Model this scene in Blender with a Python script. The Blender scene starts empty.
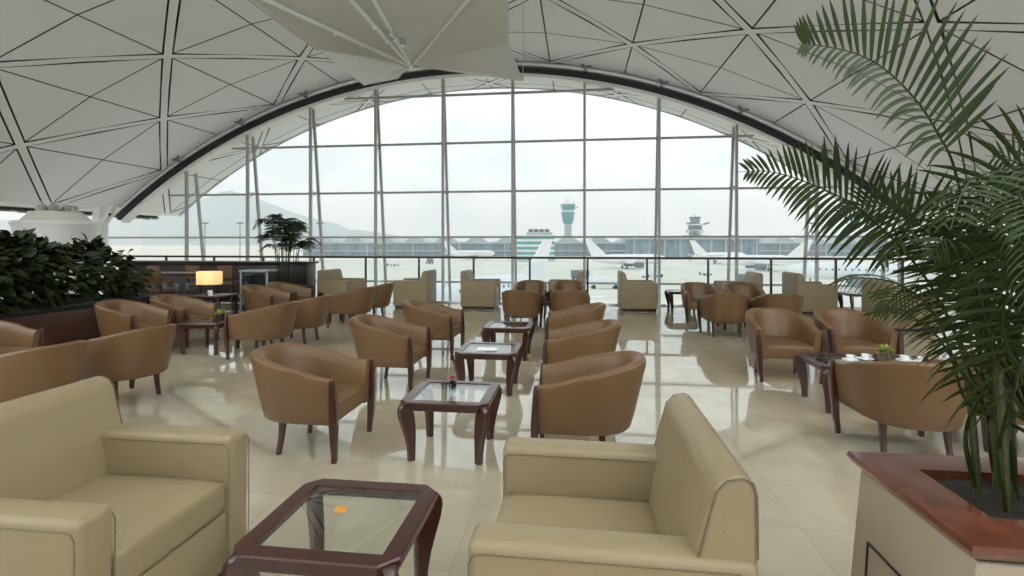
import bpy, bmesh, math, random
from mathutils import Vector, Matrix
PI = math.pi
D = bpy.data
COL = bpy.context.scene.collection
rnd = random.Random(7)

# ------------------------------------------------------------------ camera geometry
F, TH, H, HY = 520.0, 0.126, 1.55, 243.0
CS, SN = math.cos(TH), math.sin(TH)
def cw(xc, yc, z):                      # camera-plan coordinates to building coordinates
    return Vector((xc*CS - yc*SN, xc*SN + yc*CS, z))
def ray(px, py, yc):                    # point seen at a pixel, at a given distance
    return cw((px-512)/F*yc, yc, H + (HY-py)/F*yc)
def at(px, py, h=0.0):                  # point seen at a pixel, at a given height
    yc = F*(H-h)/(py-HY)
    return cw((px-512)/F*yc, yc, h)

# ------------------------------------------------------------------ materials
def srgb(r, g, b):
    def c(v):
        v /= 255.0
        return v/12.92 if v <= .04045 else ((v+.055)/1.055)**2.4
    return (c(r), c(g), c(b), 1)
def mat(name, col, rough=.5, metal=0, spec=.5, coat=0, noise=None, emit=None, bump=None, coat_rough=.1, sheen=0):
    m = D.materials.new(name); m.use_nodes = True
    nt = m.node_tree; b = nt.nodes['Principled BSDF']
    b.inputs['Base Color'].default_value = col
    b.inputs['Roughness'].default_value = rough
    b.inputs['Metallic'].default_value = metal
    b.inputs['Specular IOR Level'].default_value = spec
    b.inputs['Coat Weight'].default_value = coat
    b.inputs['Coat Roughness'].default_value = coat_rough
    tc = nt.nodes.new('ShaderNodeTexCoord')
    if noise:
        scale, amt, stretch = noise
        mp = nt.nodes.new('ShaderNodeMapping'); mp.inputs['Scale'].default_value = stretch
        n = nt.nodes.new('ShaderNodeTexNoise'); n.inputs['Scale'].default_value = scale; n.inputs['Detail'].default_value = 5
        r = nt.nodes.new('ShaderNodeMapRange')
        r.inputs['From Min'].default_value = .3; r.inputs['From Max'].default_value = .7
        r.inputs['To Min'].default_value = 1-amt; r.inputs['To Max'].default_value = 1+amt
        hs = nt.nodes.new('ShaderNodeHueSaturation'); hs.inputs['Color'].default_value = col
        nt.links.new(tc.outputs['Object'], mp.inputs['Vector']); nt.links.new(mp.outputs[0], n.inputs['Vector'])
        nt.links.new(n.outputs['Fac'], r.inputs['Value']); nt.links.new(r.outputs[0], hs.inputs['Value'])
        nt.links.new(hs.outputs[0], b.inputs['Base Color'])
    if bump:
        bs, st = bump
        n2 = nt.nodes.new('ShaderNodeTexNoise'); n2.inputs['Scale'].default_value = bs; n2.inputs['Detail'].default_value = 3
        bp = nt.nodes.new('ShaderNodeBump'); bp.inputs['Strength'].default_value = st; bp.inputs['Distance'].default_value = .01
        nt.links.new(tc.outputs['Object'], n2.inputs['Vector']); nt.links.new(n2.outputs['Fac'], bp.inputs['Height'])
        nt.links.new(bp.outputs[0], b.inputs['Normal'])
    if emit:
        b.inputs['Emission Color'].default_value = emit[0]; b.inputs['Emission Strength'].default_value = emit[1]
    return m
def glass_mat(name, tint, refl=1.45, rough=0.0):
    m = D.materials.new(name); m.use_nodes = True; nt = m.node_tree
    for n in list(nt.nodes): nt.nodes.remove(n)
    out = nt.nodes.new('ShaderNodeOutputMaterial'); mx = nt.nodes.new('ShaderNodeMixShader')
    t = nt.nodes.new('ShaderNodeBsdfTransparent'); t.inputs[0].default_value = tint
    g = nt.nodes.new('ShaderNodeBsdfGlossy'); g.inputs['Roughness'].default_value = rough
    lw = nt.nodes.new('ShaderNodeLayerWeight'); lw.inputs['Blend'].default_value = .5
    pw = nt.nodes.new('ShaderNodeMath'); pw.operation = 'POWER'; pw.inputs[1].default_value = 4.0
    ma = nt.nodes.new('ShaderNodeMath'); ma.operation = 'MULTIPLY_ADD'; r0 = ((refl-1)/(refl+1))**2*2; ma.inputs[1].default_value = 1-r0; ma.inputs[2].default_value = r0; ma.use_clamp = True
    nt.links.new(lw.outputs['Facing'], pw.inputs[0]); nt.links.new(pw.outputs[0], ma.inputs[0])
    nt.links.new(ma.outputs[0], mx.inputs[0]); nt.links.new(t.outputs[0], mx.inputs[1]); nt.links.new(g.outputs[0], mx.inputs[2])
    nt.links.new(mx.outputs[0], out.inputs[0])
    return m
M = {}
M['tan'] = mat('tan_leather', srgb(106, 77, 47), .42, spec=.45, noise=(3, .05, (1, 1, 1)), bump=(140, .12))
M['beige'] = mat('beige_leather', srgb(138, 121, 91), .42, spec=.45, noise=(3, .04, (1, 1, 1)), bump=(120, .12))
M['piping'] = mat('piping_leather', srgb(104, 90, 66), .5)
M['wood'] = mat('mahogany', srgb(58, 26, 18), .3, spec=.5, coat=.3, coat_rough=.06, noise=(5, .10, (6, 6, .6)))
M['wood_d'] = mat('dark_wood', srgb(42, 26, 21), .35, noise=(5, .25, (1, 8, 8)))
M['planter_wood'] = mat('red_brown_panel', srgb(70, 38, 28), .35, noise=(2, .15, (1, 1, 6)))
M['black'] = mat('black_metal', srgb(26, 25, 25), .45)
M['arch_black'] = mat('black_beam_paint', srgb(30, 30, 32), .5)
M['white'] = mat('white_paint', srgb(228, 228, 225), .35, noise=(1.5, .02, (1, 1, 1)))
M['offwhite'] = mat('offwhite_paint', srgb(212, 208, 196), .5, noise=(2, .03, (1, 1, 1)))
M['mull'] = mat('grey_mullion_paint', srgb(160, 160, 155), .4, noise=(3, .03, (1, 1, 1)))
M['steel'] = mat('brushed_steel', srgb(200, 200, 200), .28, metal=.9)
M['rail'] = mat('rail_metal', srgb(66, 60, 56), .35, metal=.4)
M['panel'] = mat('ceiling_panel', srgb(224, 226, 227), .55, noise=(.25, .025, (1, 1, 1)))
M['rib'] = mat('ceiling_rib', srgb(226, 228, 229), .5, noise=(1, .02, (1, 1, 1)))
M['gap'] = mat('ceiling_gap', srgb(84, 78, 70), .8)
M['sail'] = mat('reflector_sheet', srgb(202, 200, 194), .5, noise=(.8, .03, (1, 1, 1)))
M['lamp'] = mat('lamp_shade_glow', srgb(250, 226, 160), .6, noise=(30, .06, (1, 1, .2)), emit=(srgb(255, 210, 140), .42))
M['leaf'] = mat('palm_leaf', srgb(38, 50, 10), .55, spec=.2, noise=(4, .25, (1, 1, 1)))
M['leaf2'] = mat('shrub_leaf', srgb(32, 42, 14), .5, spec=.3, noise=(5, .3, (1, 1, 1)))
M['leaf3'] = mat('succulent_leaf', srgb(150, 160, 84), .5, noise=(30, .2, (1, 1, 1)))
M['stem'] = mat('palm_stem', srgb(66, 66, 34), .5, noise=(10, .3, (1, 1, 3)))
M['soil'] = mat('soil', srgb(44, 34, 26), .95, noise=(30, .5, (1, 1, 1)), bump=(60, 1))
M['plaster'] = mat('planter_plaster', srgb(166, 150, 128), .6, noise=(3, .04, (1, 1, 1)), bump=(60, .08))
M['granite'] = mat('red_granite', srgb(98, 54, 38), .14, spec=.5, coat=.15, noise=(9, .28, (1, 1, 1)))
M['pot'] = mat('bark_pot', srgb(104, 88, 66), .8, noise=(25, .35, (1, 1, .1)))
M['pink'] = mat('pink_petal', srgb(206, 130, 138), .6, noise=(20, .15, (1, 1, 1)))
M['orange'] = mat('orange_paint', srgb(230, 130, 50), .5, noise=(5, .1, (1, 1, 1)))
M['yellow'] = mat('yellow_paint', srgb(240, 205, 90), .5, noise=(5, .1, (1, 1, 1)))
M['paper'] = mat('white_ceramic', srgb(240, 240, 238), .2, noise=(5, .02, (1, 1, 1)))
M['amber'] = mat('amber_label', srgb(190, 130, 50), .5, noise=(40, .2, (1, 1, 1)))
M['glass'] = glass_mat('clear_glass', (.97, .985, .975, 1), 1.35)
M['winglass'] = glass_mat('window_glass', (.955, .985, .99, 1), 1.25)
M['tumbler'] = glass_mat('tumbler_glass', (.8, .88, .9, 1), 1.6)
M['tarmac'] = mat('pale_concrete_apron', srgb(226, 222, 208), .8, noise=(.02, .08, (1, 4, 1)))
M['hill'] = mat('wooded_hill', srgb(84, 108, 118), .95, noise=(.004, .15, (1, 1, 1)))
M['term'] = mat('terminal_cladding', srgb(176, 184, 186), .6, noise=(.1, .08, (1, 1, .3)))
M['term_glass'] = mat('terminal_glazing', srgb(124, 146, 158), .2, noise=(.3, .3, (1, 1, .2)))
M['teal'] = mat('teal_glazing', srgb(96, 160, 160), .3, noise=(.2, .15, (1, 1, 2)))
M['plane'] = mat('aircraft_white', srgb(236, 238, 240), .3, noise=(.3, .02, (1, 1, 1)))
M['plane_g'] = mat('aircraft_grey', srgb(110, 118, 122), .4, noise=(.5, .1, (1, 1, 1)))
M['fin_teal'] = mat('fin_green', srgb(40, 130, 125), .4, noise=(.5, .1, (1, 1, 1)))

# floor: polished cream marble in square slabs
def floor_mat():
    m = D.materials.new('polished_cream_marble'); m.use_nodes = True
    nt = m.node_tree; b = nt.nodes['Principled BSDF']
    tc = nt.nodes.new('ShaderNodeTexCoord')
    br = nt.nodes.new('ShaderNodeTexBrick'); br.offset = 0
    br.inputs['Scale'].default_value = 1
    br.inputs['Brick Width'].default_value = .6; br.inputs['Row Height'].default_value = .6
    br.inputs['Mortar Size'].default_value = .0022; br.inputs['Mortar Smooth'].default_value = .3
    br.inputs['Color1'].default_value = srgb(180, 169, 144); br.inputs['Color2'].default_value = srgb(173, 161, 136)
    br.inputs['Mortar'].default_value = srgb(152, 139, 113)
    n = nt.nodes.new('ShaderNodeTexNoise'); n.inputs['Scale'].default_value = 1.8; n.inputs['Detail'].default_value = 9; n.inputs['Distortion'].default_value = 1.2
    r = nt.nodes.new('ShaderNodeMapRange'); r.inputs['From Min'].default_value = .3; r.inputs['From Max'].default_value = .7
    r.inputs['To Min'].default_value = .9; r.inputs['To Max'].default_value = 1.07
    hs = nt.nodes.new('ShaderNodeHueSaturation')
    nt.links.new(tc.outputs['Object'], br.inputs['Vector']); nt.links.new(tc.outputs['Object'], n.inputs['Vector'])
    nt.links.new(n.outputs['Fac'], r.inputs['Value']); nt.links.new(r.outputs[0], hs.inputs['Value'])
    nt.links.new(br.outputs['Color'], hs.inputs['Color']); nt.links.new(hs.outputs[0], b.inputs['Base Color'])
    b.inputs['Roughness'].default_value = .03
    b.inputs['IOR'].default_value = 2.5
    return m
M['floor'] = floor_mat()

# ------------------------------------------------------------------ mesh building
class MB:
    def __init__(s): s.bm = bmesh.new()
    def box(s, c, size, bev=0, seg=2, rot=None, fn=None):
        t = bmesh.new()
        bmesh.ops.create_cube(t, size=1)
        for v in t.verts: v.co = Vector((v.co.x*size[0], v.co.y*size[1], v.co.z*size[2]))
        if bev: bmesh.ops.bevel(t, geom=list(t.edges), offset=bev, segments=seg, profile=.5, affect='EDGES')
        for v in t.verts:
            p = v.co
            if rot: p = rot @ p
            p = p + Vector(c)
            v.co = fn(p) if fn else p
        s.join(t); return s
    def join(s, t):
        me = D.meshes.new('tmp'); t.to_mesh(me); t.free(); s.bm.from_mesh(me); D.meshes.remove(me)
    def face(s, pts, mi=0):
        f = s.bm.faces.new([s.bm.verts.new(p) for p in pts]); f.material_index = mi; return f
    def prism(s, poly, y0, y1, axis='y', bev=0, seg=3):     # polygon in xz (axis y), xy (axis z) or yz (axis x)
        t = bmesh.new()
        def P(a, b, w):
            return {'y': (a, w, b), 'z': (a, b, w), 'x': (w, a, b)}[axis]
        v0 = [t.verts.new(P(a, b, y0)) for a, b in poly]; v1 = [t.verts.new(P(a, b, y1)) for a, b in poly]
        n = len(poly)
        t.faces.new(v0); t.faces.new(v1[::-1])
        for i in range(n): t.faces.new([v0[i], v1[i], v1[(i+1) % n], v0[(i+1) % n]])
        bmesh.ops.recalc_face_normals(t, faces=t.faces)
        if bev: bmesh.ops.bevel(t, geom=list(t.edges), offset=bev, segments=seg, profile=.5, affect='EDGES')
        s.join(t); return s
    def loft(s, rings, closed=True, caps=True):
        vs = [[s.bm.verts.new(p) for p in r] for r in rings]
        n = len(rings[0])
        for a, b in zip(vs, vs[1:]):
            for i in range(n if closed else n-1):
                j = (i+1) % n
                s.bm.faces.new([a[i], a[j], b[j], b[i]])
        if caps and closed:
            s.bm.faces.new(vs[0][::-1]); s.bm.faces.new(vs[-1])
        return s
    def tube(s, path, r, n=8):
        path = [Vector(p) for p in path]
        rs = r if isinstance(r, (list, tuple)) else [r]*len(path)
        rings = []
        t0 = (path[1]-path[0]).normalized()
        u = t0.orthogonal().normalized()
        for i, p in enumerate(path):
            t = (path[min(i+1, len(path)-1)]-path[max(i-1, 0)]).normalized()
            u = (u - t*u.dot(t)); u = u.normalized() if u.length > 1e-6 else t.orthogonal().normalized()
            w = t.cross(u)
            rings.append([p + (u*math.cos(2*PI*k/n) + w*math.sin(2*PI*k/n))*rs[i] for k in range(n)])
        return s.loft(rings)
    def bar(s, a, b, w, h, up=Vector((0, 0, 1))):
        a = Vector(a); b = Vector(b); t = (b-a).normalized(); sd = t.cross(up)
        sd = sd.normalized() if sd.length > 1e-5 else Vector((1, 0, 0)); u = sd.cross(t)
        q = [(-w/2, -h/2), (w/2, -h/2), (w/2, h/2), (-w/2, h/2)]
        return s.loft([[p + sd*x + u*y for x, y in q] for p in (a, b)])
    def lathe(s, prof, c=(0, 0, 0), n=24, axis='z'):
        rings = []
        for r, z in prof:
            ring = []
            for k in range(n):
                a = 2*PI*k/n
                p = (r*math.cos(a), r*math.sin(a), z) if axis == 'z' else (z, r*math.cos(a), r*math.sin(a))
                ring.append(Vector(c)+Vector(p))
            rings.append(ring)
        return s.loft(rings)
    def build(s, name, m, parent=None, smooth=True, loc=None, ang=38, recalc=True):
        me = D.meshes.new(name)
        if recalc: bmesh.ops.recalc_face_normals(s.bm, faces=s.bm.faces)
        s.bm.to_mesh(me); s.bm.free()
        for mm in (m if isinstance(m, (list, tuple)) else [m]): me.materials.append(mm)
        if smooth:
            me.polygons.foreach_set('use_smooth', [True]*len(me.polygons))
            me.set_sharp_from_angle(angle=math.radians(ang))
        o = D.objects.new(name, me); COL.objects.link(o)
        if parent: o.parent = parent
        if loc is not None: o.location = loc
        return o
def tag(o, label=None, cat=None, group=None, kind=None):
    if label: o['label'] = label
    if cat: o['category'] = cat
    if group: o['group'] = group
    if kind: o['kind'] = kind
    return o
def empty(name, loc=(0, 0, 0), rz=0, **k):
    o = D.objects.new(name, None); COL.objects.link(o); o.location = loc; o.rotation_euler = (0, 0, rz)
    o.empty_display_size = .1
    return tag(o, **k)
def children(o): return [c for c in D.objects if c.parent == o]
def dup(o, parent=None):
    c = o.copy(); COL.objects.link(c)
    if parent: c.parent = parent
    for ch in children(o): dup(ch, c)
    return c
def lerp(a, b, t): return a+(b-a)*t
def interp(tab, x):
    if x <= tab[0][0]: return tab[0][1]
    for (a, va), (b, vb) in zip(tab, tab[1:]):
        if x <= b: return va+(vb-va)*(x-a)/(b-a)
    return tab[-1][1]
def catmull(P, n):
    P = [Vector(p) for p in P]; P = [2*P[0]-P[1]]+P+[2*P[-1]-P[-2]]
    out = []; segs = len(P)-3
    for i in range(n+1):
        s = i/n*segs; k = min(int(s), segs-1); t = s-k
        a, b, c, d = P[k:k+4]
        out.append(.5*((2*b)+(c-a)*t+(2*a-5*b+4*c-d)*t*t+(3*b-a-3*c+d)*t**3))
    return out

# ------------------------------------------------------------------ the roof
VX, VR, VZ = -3.71, 21.9, -13.85
LA, U0, LY0 = 2.61, -7.69, 13.05
UMIN, UMAX, YMIN, YMAX = U0-3*LA, U0+9*LA, -12.0, 21.5
def shell(u, y, vx=VX, dr=0):
    a = u/VR
    return Vector((vx+(VR+dr)*math.sin(a), y, VZ+(VR+dr)*math.cos(a)))
def clip(poly, box):
    def cut(pl, ax, v, sgn):
        out = []
        for i in range(len(pl)):
            a, b = pl[i], pl[(i+1) % len(pl)]
            ia, ib = sgn*(a[ax]-v) >= -1e-9, sgn*(b[ax]-v) >= -1e-9
            if ia: out.append(a)
            if ia != ib:
                t = (v-a[ax])/(b[ax]-a[ax]); out.append((a[0]+(b[0]-a[0])*t, a[1]+(b[1]-a[1])*t))
        return out
    for ax, v, sgn in ((0, box[0], 1), (0, box[1], -1), (1, box[2], 1), (1, box[3], -1)):
        if len(poly) < 3: return []
        poly = cut(poly, ax, v, sgn)
    return poly if len(poly) >= 3 else []
def inset(tri, ds):                      # move each edge inwards by its own distance
    n = len(tri); A = sum(tri[i][0]*tri[(i+1) % n][1]-tri[(i+1) % n][0]*tri[i][1] for i in range(n))
    if A < 0: tri = tri[::-1]; ds = [ds[(n-2-i) % n] for i in range(n)]
    L = []
    for i in range(n):
        a, b = tri[i], tri[(i+1) % n]; l = math.hypot(b[0]-a[0], b[1]-a[1])
        nx, ny = -(b[1]-a[1])/l, (b[0]-a[0])/l
        L.append((a[0]+nx*ds[i], a[1]+ny*ds[i], (b[0]-a[0])/l, (b[1]-a[1])/l))
    out = []
    for i in range(n):
        x1, y1, dx1, dy1 = L[i-1]; x2, y2, dx2, dy2 = L[i]
        den = dx1*dy2-dy1*dx2
        t = ((x2-x1)*dy2-(y2-y1)*dx2)/den
        out.append((x1+dx1*t, y1+dy1*t))
    return out
def make_vault(name, vx, box, ylim):
    mb = MB(); bx = (box[0], box[1], ylim[0], ylim[1])
    def add(poly, mi, dr=0):
        poly = clip(poly, bx)
        if poly: mb.face([shell(u, y, vx, dr) for u, y in poly], mi)
    n0 = int((ylim[0]-LY0)/LA)-2; n1 = int((ylim[1]-LY0)/LA)+2
    for m in range(-6, 13):
        for n in range(n0, n1+1):
            if (m+n) % 2: continue
            # diamond whose left corner is node (m, n)
            c = (U0+LA*(m+1), LY0+LA*n)
            W, E_, S, N = (c[0]-LA, c[1]), (c[0]+LA, c[1]), (c[0], c[1]-LA), (c[0], c[1]+LA)
            for a, b in ((W, N), (N, E_), (E_, S), (S, W)):
                add(inset([c, a, b], [.02, .14, .02]), 0)
            for a, b in ((W, N), (N, E_)):           # wide ribs, one along each upper side of the diamond
                dx, dy = b[0]-a[0], b[1]-a[1]; l = math.hypot(dx, dy); px, py = -dy/l*.095, dx/l*.095
                for k in range(2):
                    p = (a[0]+dx*k/2, a[1]+dy*k/2); q = (a[0]+dx*(k+1)/2, a[1]+dy*(k+1)/2)
                    add([(p[0]-px, p[1]-py), (q[0]-px, q[1]-py), (q[0]+px, q[1]+py), (p[0]+px, p[1]+py)], 1, -.015)
    # dark backing sheet above the joints
    N_ = 36
    for i in range(N_):
        u0 = lerp(box[0], box[1], i/N_); u1 = lerp(box[0], box[1], (i+1)/N_)
        mb.face([shell(u0, ylim[0], vx, .09), shell(u1, ylim[0], vx, .09), shell(u1, ylim[1], vx, .09), shell(u0, ylim[1], vx, .09)], 2)
    o = mb.build(name, [M['panel'], M['rib'], M['gap']], smooth=False, recalc=False)
    return tag(o, kind='structure')
make_vault('ceiling', VX, (UMIN, UMAX), (YMIN, YMAX))
SPAN = VR*(math.sin(UMAX/VR)-math.sin(UMIN/VR))
XL = shell(UMIN, 0).x; XR = shell(UMAX, 0).x; ZS = shell(UMIN, 0).z
make_vault('ceiling_side', VX-SPAN-1.0, (UMIN, UMAX), (-6, YMAX))
make_vault('ceiling_far', VX+SPAN+1.0, (UMIN, UMAX), (-6, YMAX))
for x, nm in ((XL-.5, 'trim_1'), (XR+.5, 'trim_2')):
    tag(MB().box((x, (YMIN+YMAX)/2, ZS+.12), (1.2, YMAX-YMIN, .26), .03).build(nm, M['white']), kind='structure')
# rim of the roof at the outer edge
mb = MB(); rg = []
for i in range(61):
    u = lerp(UMIN, UMAX, i/60)
    rg.append([shell(u, YMAX, VX, d)+Vector((0, dy, 0)) for d, dy in ((-.03, -.05), (.14, -.05), (.14, .08), (-.03, .08))])
tag(mb.loft(rg).build('trim_3', M['mull']), kind='structure')

# ------------------------------------------------------------------ arch over the window
YW = 18.4; AX, AR, AZ = -3.72, 21.75, -14.0
A0, A1 = math.asin(-14.15/AR), math.asin(14.6/AR)
def archp(a, dr=0, y=YW): return Vector((AX+(AR+dr)*math.sin(a), y, AZ+(AR+dr)*math.cos(a)))
def ring_beam(dr0, dr1, y0, y1, n=72):
    mb = MB(); rg = []
    for i in range(n+1):
        a = lerp(A0, A1, i/n)
        rg.append([archp(a, dr0, y0), archp(a, dr1, y0), archp(a, dr1, y1), archp(a, dr0, y1)])
    return mb.loft(rg)
arch = empty('window_arch', archp(0), label='curved black and white roof arch framing the top of the glass wall', cat='arch')
def sub(mb, name, m, parent=None, **k):       # child built in building coordinates
    p = parent or arch
    o = mb.build(name, m, **k); o.parent = p
    o.matrix_parent_inverse = Matrix.Translation(-world_loc(p))
    return o
def world_loc(p):
    v = Vector(p.location)
    while p.parent: p = p.parent; v = v+Vector(p.location) if not isinstance(p, type(None)) else v
    return v
sub(ring_beam(-.09, .06, YW-.2, YW+.1), 'black_beam', M['arch_black'])
sub(ring_beam(-.22, -.11, YW-.1, YW+.25), 'glazing_head', M['white'])
for nm, dr, r, y in (('duct', .2, .12, YW-.14), ('cable_tube', .37, .035, YW-.5)):
    sub(MB().tube([archp(lerp(A0, A1, i/72), dr, y) for i in range(73)], r, 10), nm, M['steel'])
MX0, MD = -12.49, 2.5445
MXS = [MX0+MD*k for k in range(-2, 12) if -17.4 < MX0+MD*k < 10.6]
for x in MXS:
    a = math.asin((x-AX)/AR)
    if A0 < a < A1:
        mb = MB()
        er = Vector((math.sin(a), 0, math.cos(a))); et = Vector((math.cos(a), 0, -math.sin(a)))
        c = archp(a, .30, YW-.42)
        pts = [c+et*(.13*math.cos(t))*1.5-er*(.2*math.sin(t))+er*.08 for t in [PI*i/10 for i in range(11)]]
        mb.tube([pts[0]+er*.14]+pts+[pts[-1]+er*.14], .035, 6)
        mb.bar(c-er*.2, c-er*.2+Vector((0, .35, 0)), .06, .06)
        mb.bar(c-et*.16+er*.02, c+et*.16+er*.02, .05, .05, up=Vector((0, 1, 0)))
        sub(mb, 'bracket', M['plane_g'])

# ------------------------------------------------------------------ the glass wall
def glz_y(z): return YW+.12+max(0, (7.4-z))*.12
def wall_z(x, pad=-.22):
    s = (AR+pad)**2-(x-AX)**2
    return AZ+math.sqrt(s) if s > 0 else -9
ZB = -3.0
win = empty('window_1', (AX, YW, ZB), kind='structure')
for x in MXS:
    zt = wall_z(x)
    if zt < -1: continue
    mb = MB(); mb.box((x, YW, (zt+ZB)/2), (.085, .11, zt-ZB))
    sub(mb, 'post', M['mull'], win)
    mb = MB(); mb.bar((x, glz_y(ZB), ZB), (x, glz_y(zt), zt), .085, .1, up=Vector((0, 1, 0)))
    sub(mb, 'mullion', M['mull'], win)
    mb = MB()
    for z in (.12, 1.8, 3.5, 5.2, 6.9):
        if z < zt-.2:
            mb.tube([(x, YW, z), (x, glz_y(z), z)], .022, 6)
            mb.tube([(x, YW, z-.25), (x, glz_y(z), z)], .014, 6)
    if len(mb.bm.verts): sub(mb, 'strut', M['steel'], win)
def half_w(z):
    s = (AR-.22)**2-(z-AZ)**2
    return math.sqrt(s) if s > 0 else 0
for yp in (91, 140.5, 190.5, 237, 283):
    z = 1.55
    for _ in range(20): z = H+(HY-yp)/F*((glz_y(z)*CS)+.05)
    hw = half_w(z)
    x0, x1 = AX-hw, AX+hw
    if z < 2.2: x0, x1 = XL-1.5, XR+1.5
    mb = MB(); mb.box(((x0+x1)/2, glz_y(z), z), (x1-x0, .09, .075))
    sub(mb, 'transom', M['mull'], win)
# one sheet of glass following the arch
mb = MB(); NX = 40
for i in range(NX):
    xa = lerp(AX-14.0, AX+14.4, i/NX); xb = lerp(AX-14.0, AX+14.4, (i+1)/NX)
    za, zb = wall_z(xa), wall_z(xb)
    mb.face([(xa, glz_y(ZB)-.02, ZB), (xb, glz_y(ZB)-.02, ZB), (xb, glz_y(zb)-.02, zb), (xa, glz_y(za)-.02, za)])
sub(mb, 'glass_pane', M['winglass'], win, smooth=False)

# ------------------------------------------------------------------ floor
FY = 13.15
tag(MB().box((-2, (FY-12)/2, -.2), (44, FY+12, .4)).build('floor', M['floor'], smooth=False), kind='structure')
tag(MB().box((-2, FY+.06, -.17), (44, .12, .42), .02).build('trim_4', M['steel']), kind='structure')
# lower hall floor seen past the edge of the deck
tag(MB().box((-2, (FY+19.5)/2, ZB-.2), (44, 19.8-FY, .3)).build('floor_lower', M['floor'], smooth=False), kind='structure')

# ------------------------------------------------------------------ railing
rl = empty('railing', (0, 13.05, 0), label='dark metal guard railing with slim posts along the deck edge before the window', cat='railing')
RX0, RX1 = -15.5, 13.5
sub(MB().tube([(RX0, 13.05, 1.18), (RX1, 13.05, 1.18)], .028, 10), 'handrail', M['rail'], rl)
k = 0
x = -1.2-1.44*9
while x < RX1:
    if x > RX0: sub(MB().box((x, 13.05, .58), (.05, .045, 1.18), .006).box((x, 13.05, .012), (.11, .1, .024), .004), 'post', M['rail'], rl)
    x += 1.44
sub(MB().box(((RX0+RX1)/2, 13.08, .6), (RX1-RX0, .012, 1.0)), 'glass_panel', M['winglass'], rl, smooth=False)

# ------------------------------------------------------------------ tub chair
def make_tub():
    root = empty('tub_chair')
    def plan(t, hw, xf, xb):             # t from -1 (right front) to 1 (left front)
        s = abs(t); sg = -1 if t < 0 else 1
        xm = .06                          # where the arm starts to curve round
        L1 = xf-xm
        if s > .6:
            k = (1-s)/.4; return (xf-L1*k, sg*hw)
        a = s/.6*PI/2; e = .80
        return (xm-(xm-xb)*max(0, math.cos(a))**e, sg*hw*max(0, math.sin(a))**e)
    mb = MB(); rings = []
    NT = 56
    for i in range(NT+1):
        t = -1+2*i/NT; s = abs(t)
        k = max(0, min(1, (1-s)/.9)); k = k*k*(3-2*k)
        top = .59+.155*k
        th_ = lerp(.075, .085, k)
        def P(z, off):                   # off: distance inwards from the outer skin
            fz = (z-.25)/.47; bulge = .05*fz**1.0
            x, y = plan(t, .308+.052*fz-off, .345, -.30-.115*fz+off)
            return Vector((x, y, z))
        r = [P(.255, .012), P(.27, 0), P(.36, -.004), P(lerp(.36, top-.04, .5), -.003), P(top-.045, 0), P(top-.018, .006), P(top-.004, .024),
             P(top, th_*.5), P(top-.006, th_*.78), P(top-.028, th_), P(top-.09, th_+.008), P(.43, th_+.012), P(.34, th_+.02), P(.255, th_)]
        rings.append(r)
    mb.loft(rings)
    mb.build('shell', M['tan'], root)
    # seat cushion: rounded D plan
    mb = MB(); out = []
    for i in range(29):
        t = -1+2*i/28; x, y = plan(t, .258, .34, -.24); out.append((x, y))
    rings = []
    for z, ins in ((.262, .006), (.27, 0), (.33, -.002), (.385, 0), (.402, .008), (.41, .028)):
        rings.append([Vector((x+(-ins if x > .3 else ins*.5), y*(1-ins/.26), z+(0.012*(1-abs(y)/.26) if z > .4 else 0))) for x, y in out])
    mb.loft(rings); mb.build('seat', M['tan'], root, ang=50)
    # front legs run up the arm ends, back legs splay
    prof = [(0, .036, .034), (.05, .038, .036), (.14, .046, .044), (.26, .058, .052), (.34, .062, .05), (.44, .056, .042), (.53, .044, .034), (.585, .03, .026), (.597, .018, .018)]
    for sg in (-1, 1):
        mb = MB(); rg = []
        for z, w, d in prof:
            y = sg*(.325 + .028*((z-.1)/.5 if z > .1 else 0) - .012*(z < .1)); x = .352+.006*math.sin(z*6)
            rg.append([Vector((x+dx*d/2, y+dy*w/2, z)) for dx, dy in ((-1, -.8), (-.8, -1), (.8, -1), (1, -.8), (1, .8), (.8, 1), (-.8, 1), (-1, .8))])
        mb.loft(rg); mb.build('leg', M['wood'], root)
    for sg in (-1, 1):
        mb = MB(); rg = []
        for z, w, dx in ((0, .032, -.028), (.06, .034, -.018), (.14, .038, -.006), (.22, .044, 0), (.275, .048, .004)):
            rg.append([Vector((-.095+dx+ax*w/2, sg*(.215-dx*.2)+ay*w/2, z)) for ax, ay in ((-1, -.75), (-.75, -1), (.75, -1), (1, -.75), (1, .75), (.75, 1), (-.75, 1), (-1, .75))])
        mb.loft(rg); mb.build('leg', M['wood'], root)
    return root

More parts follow.
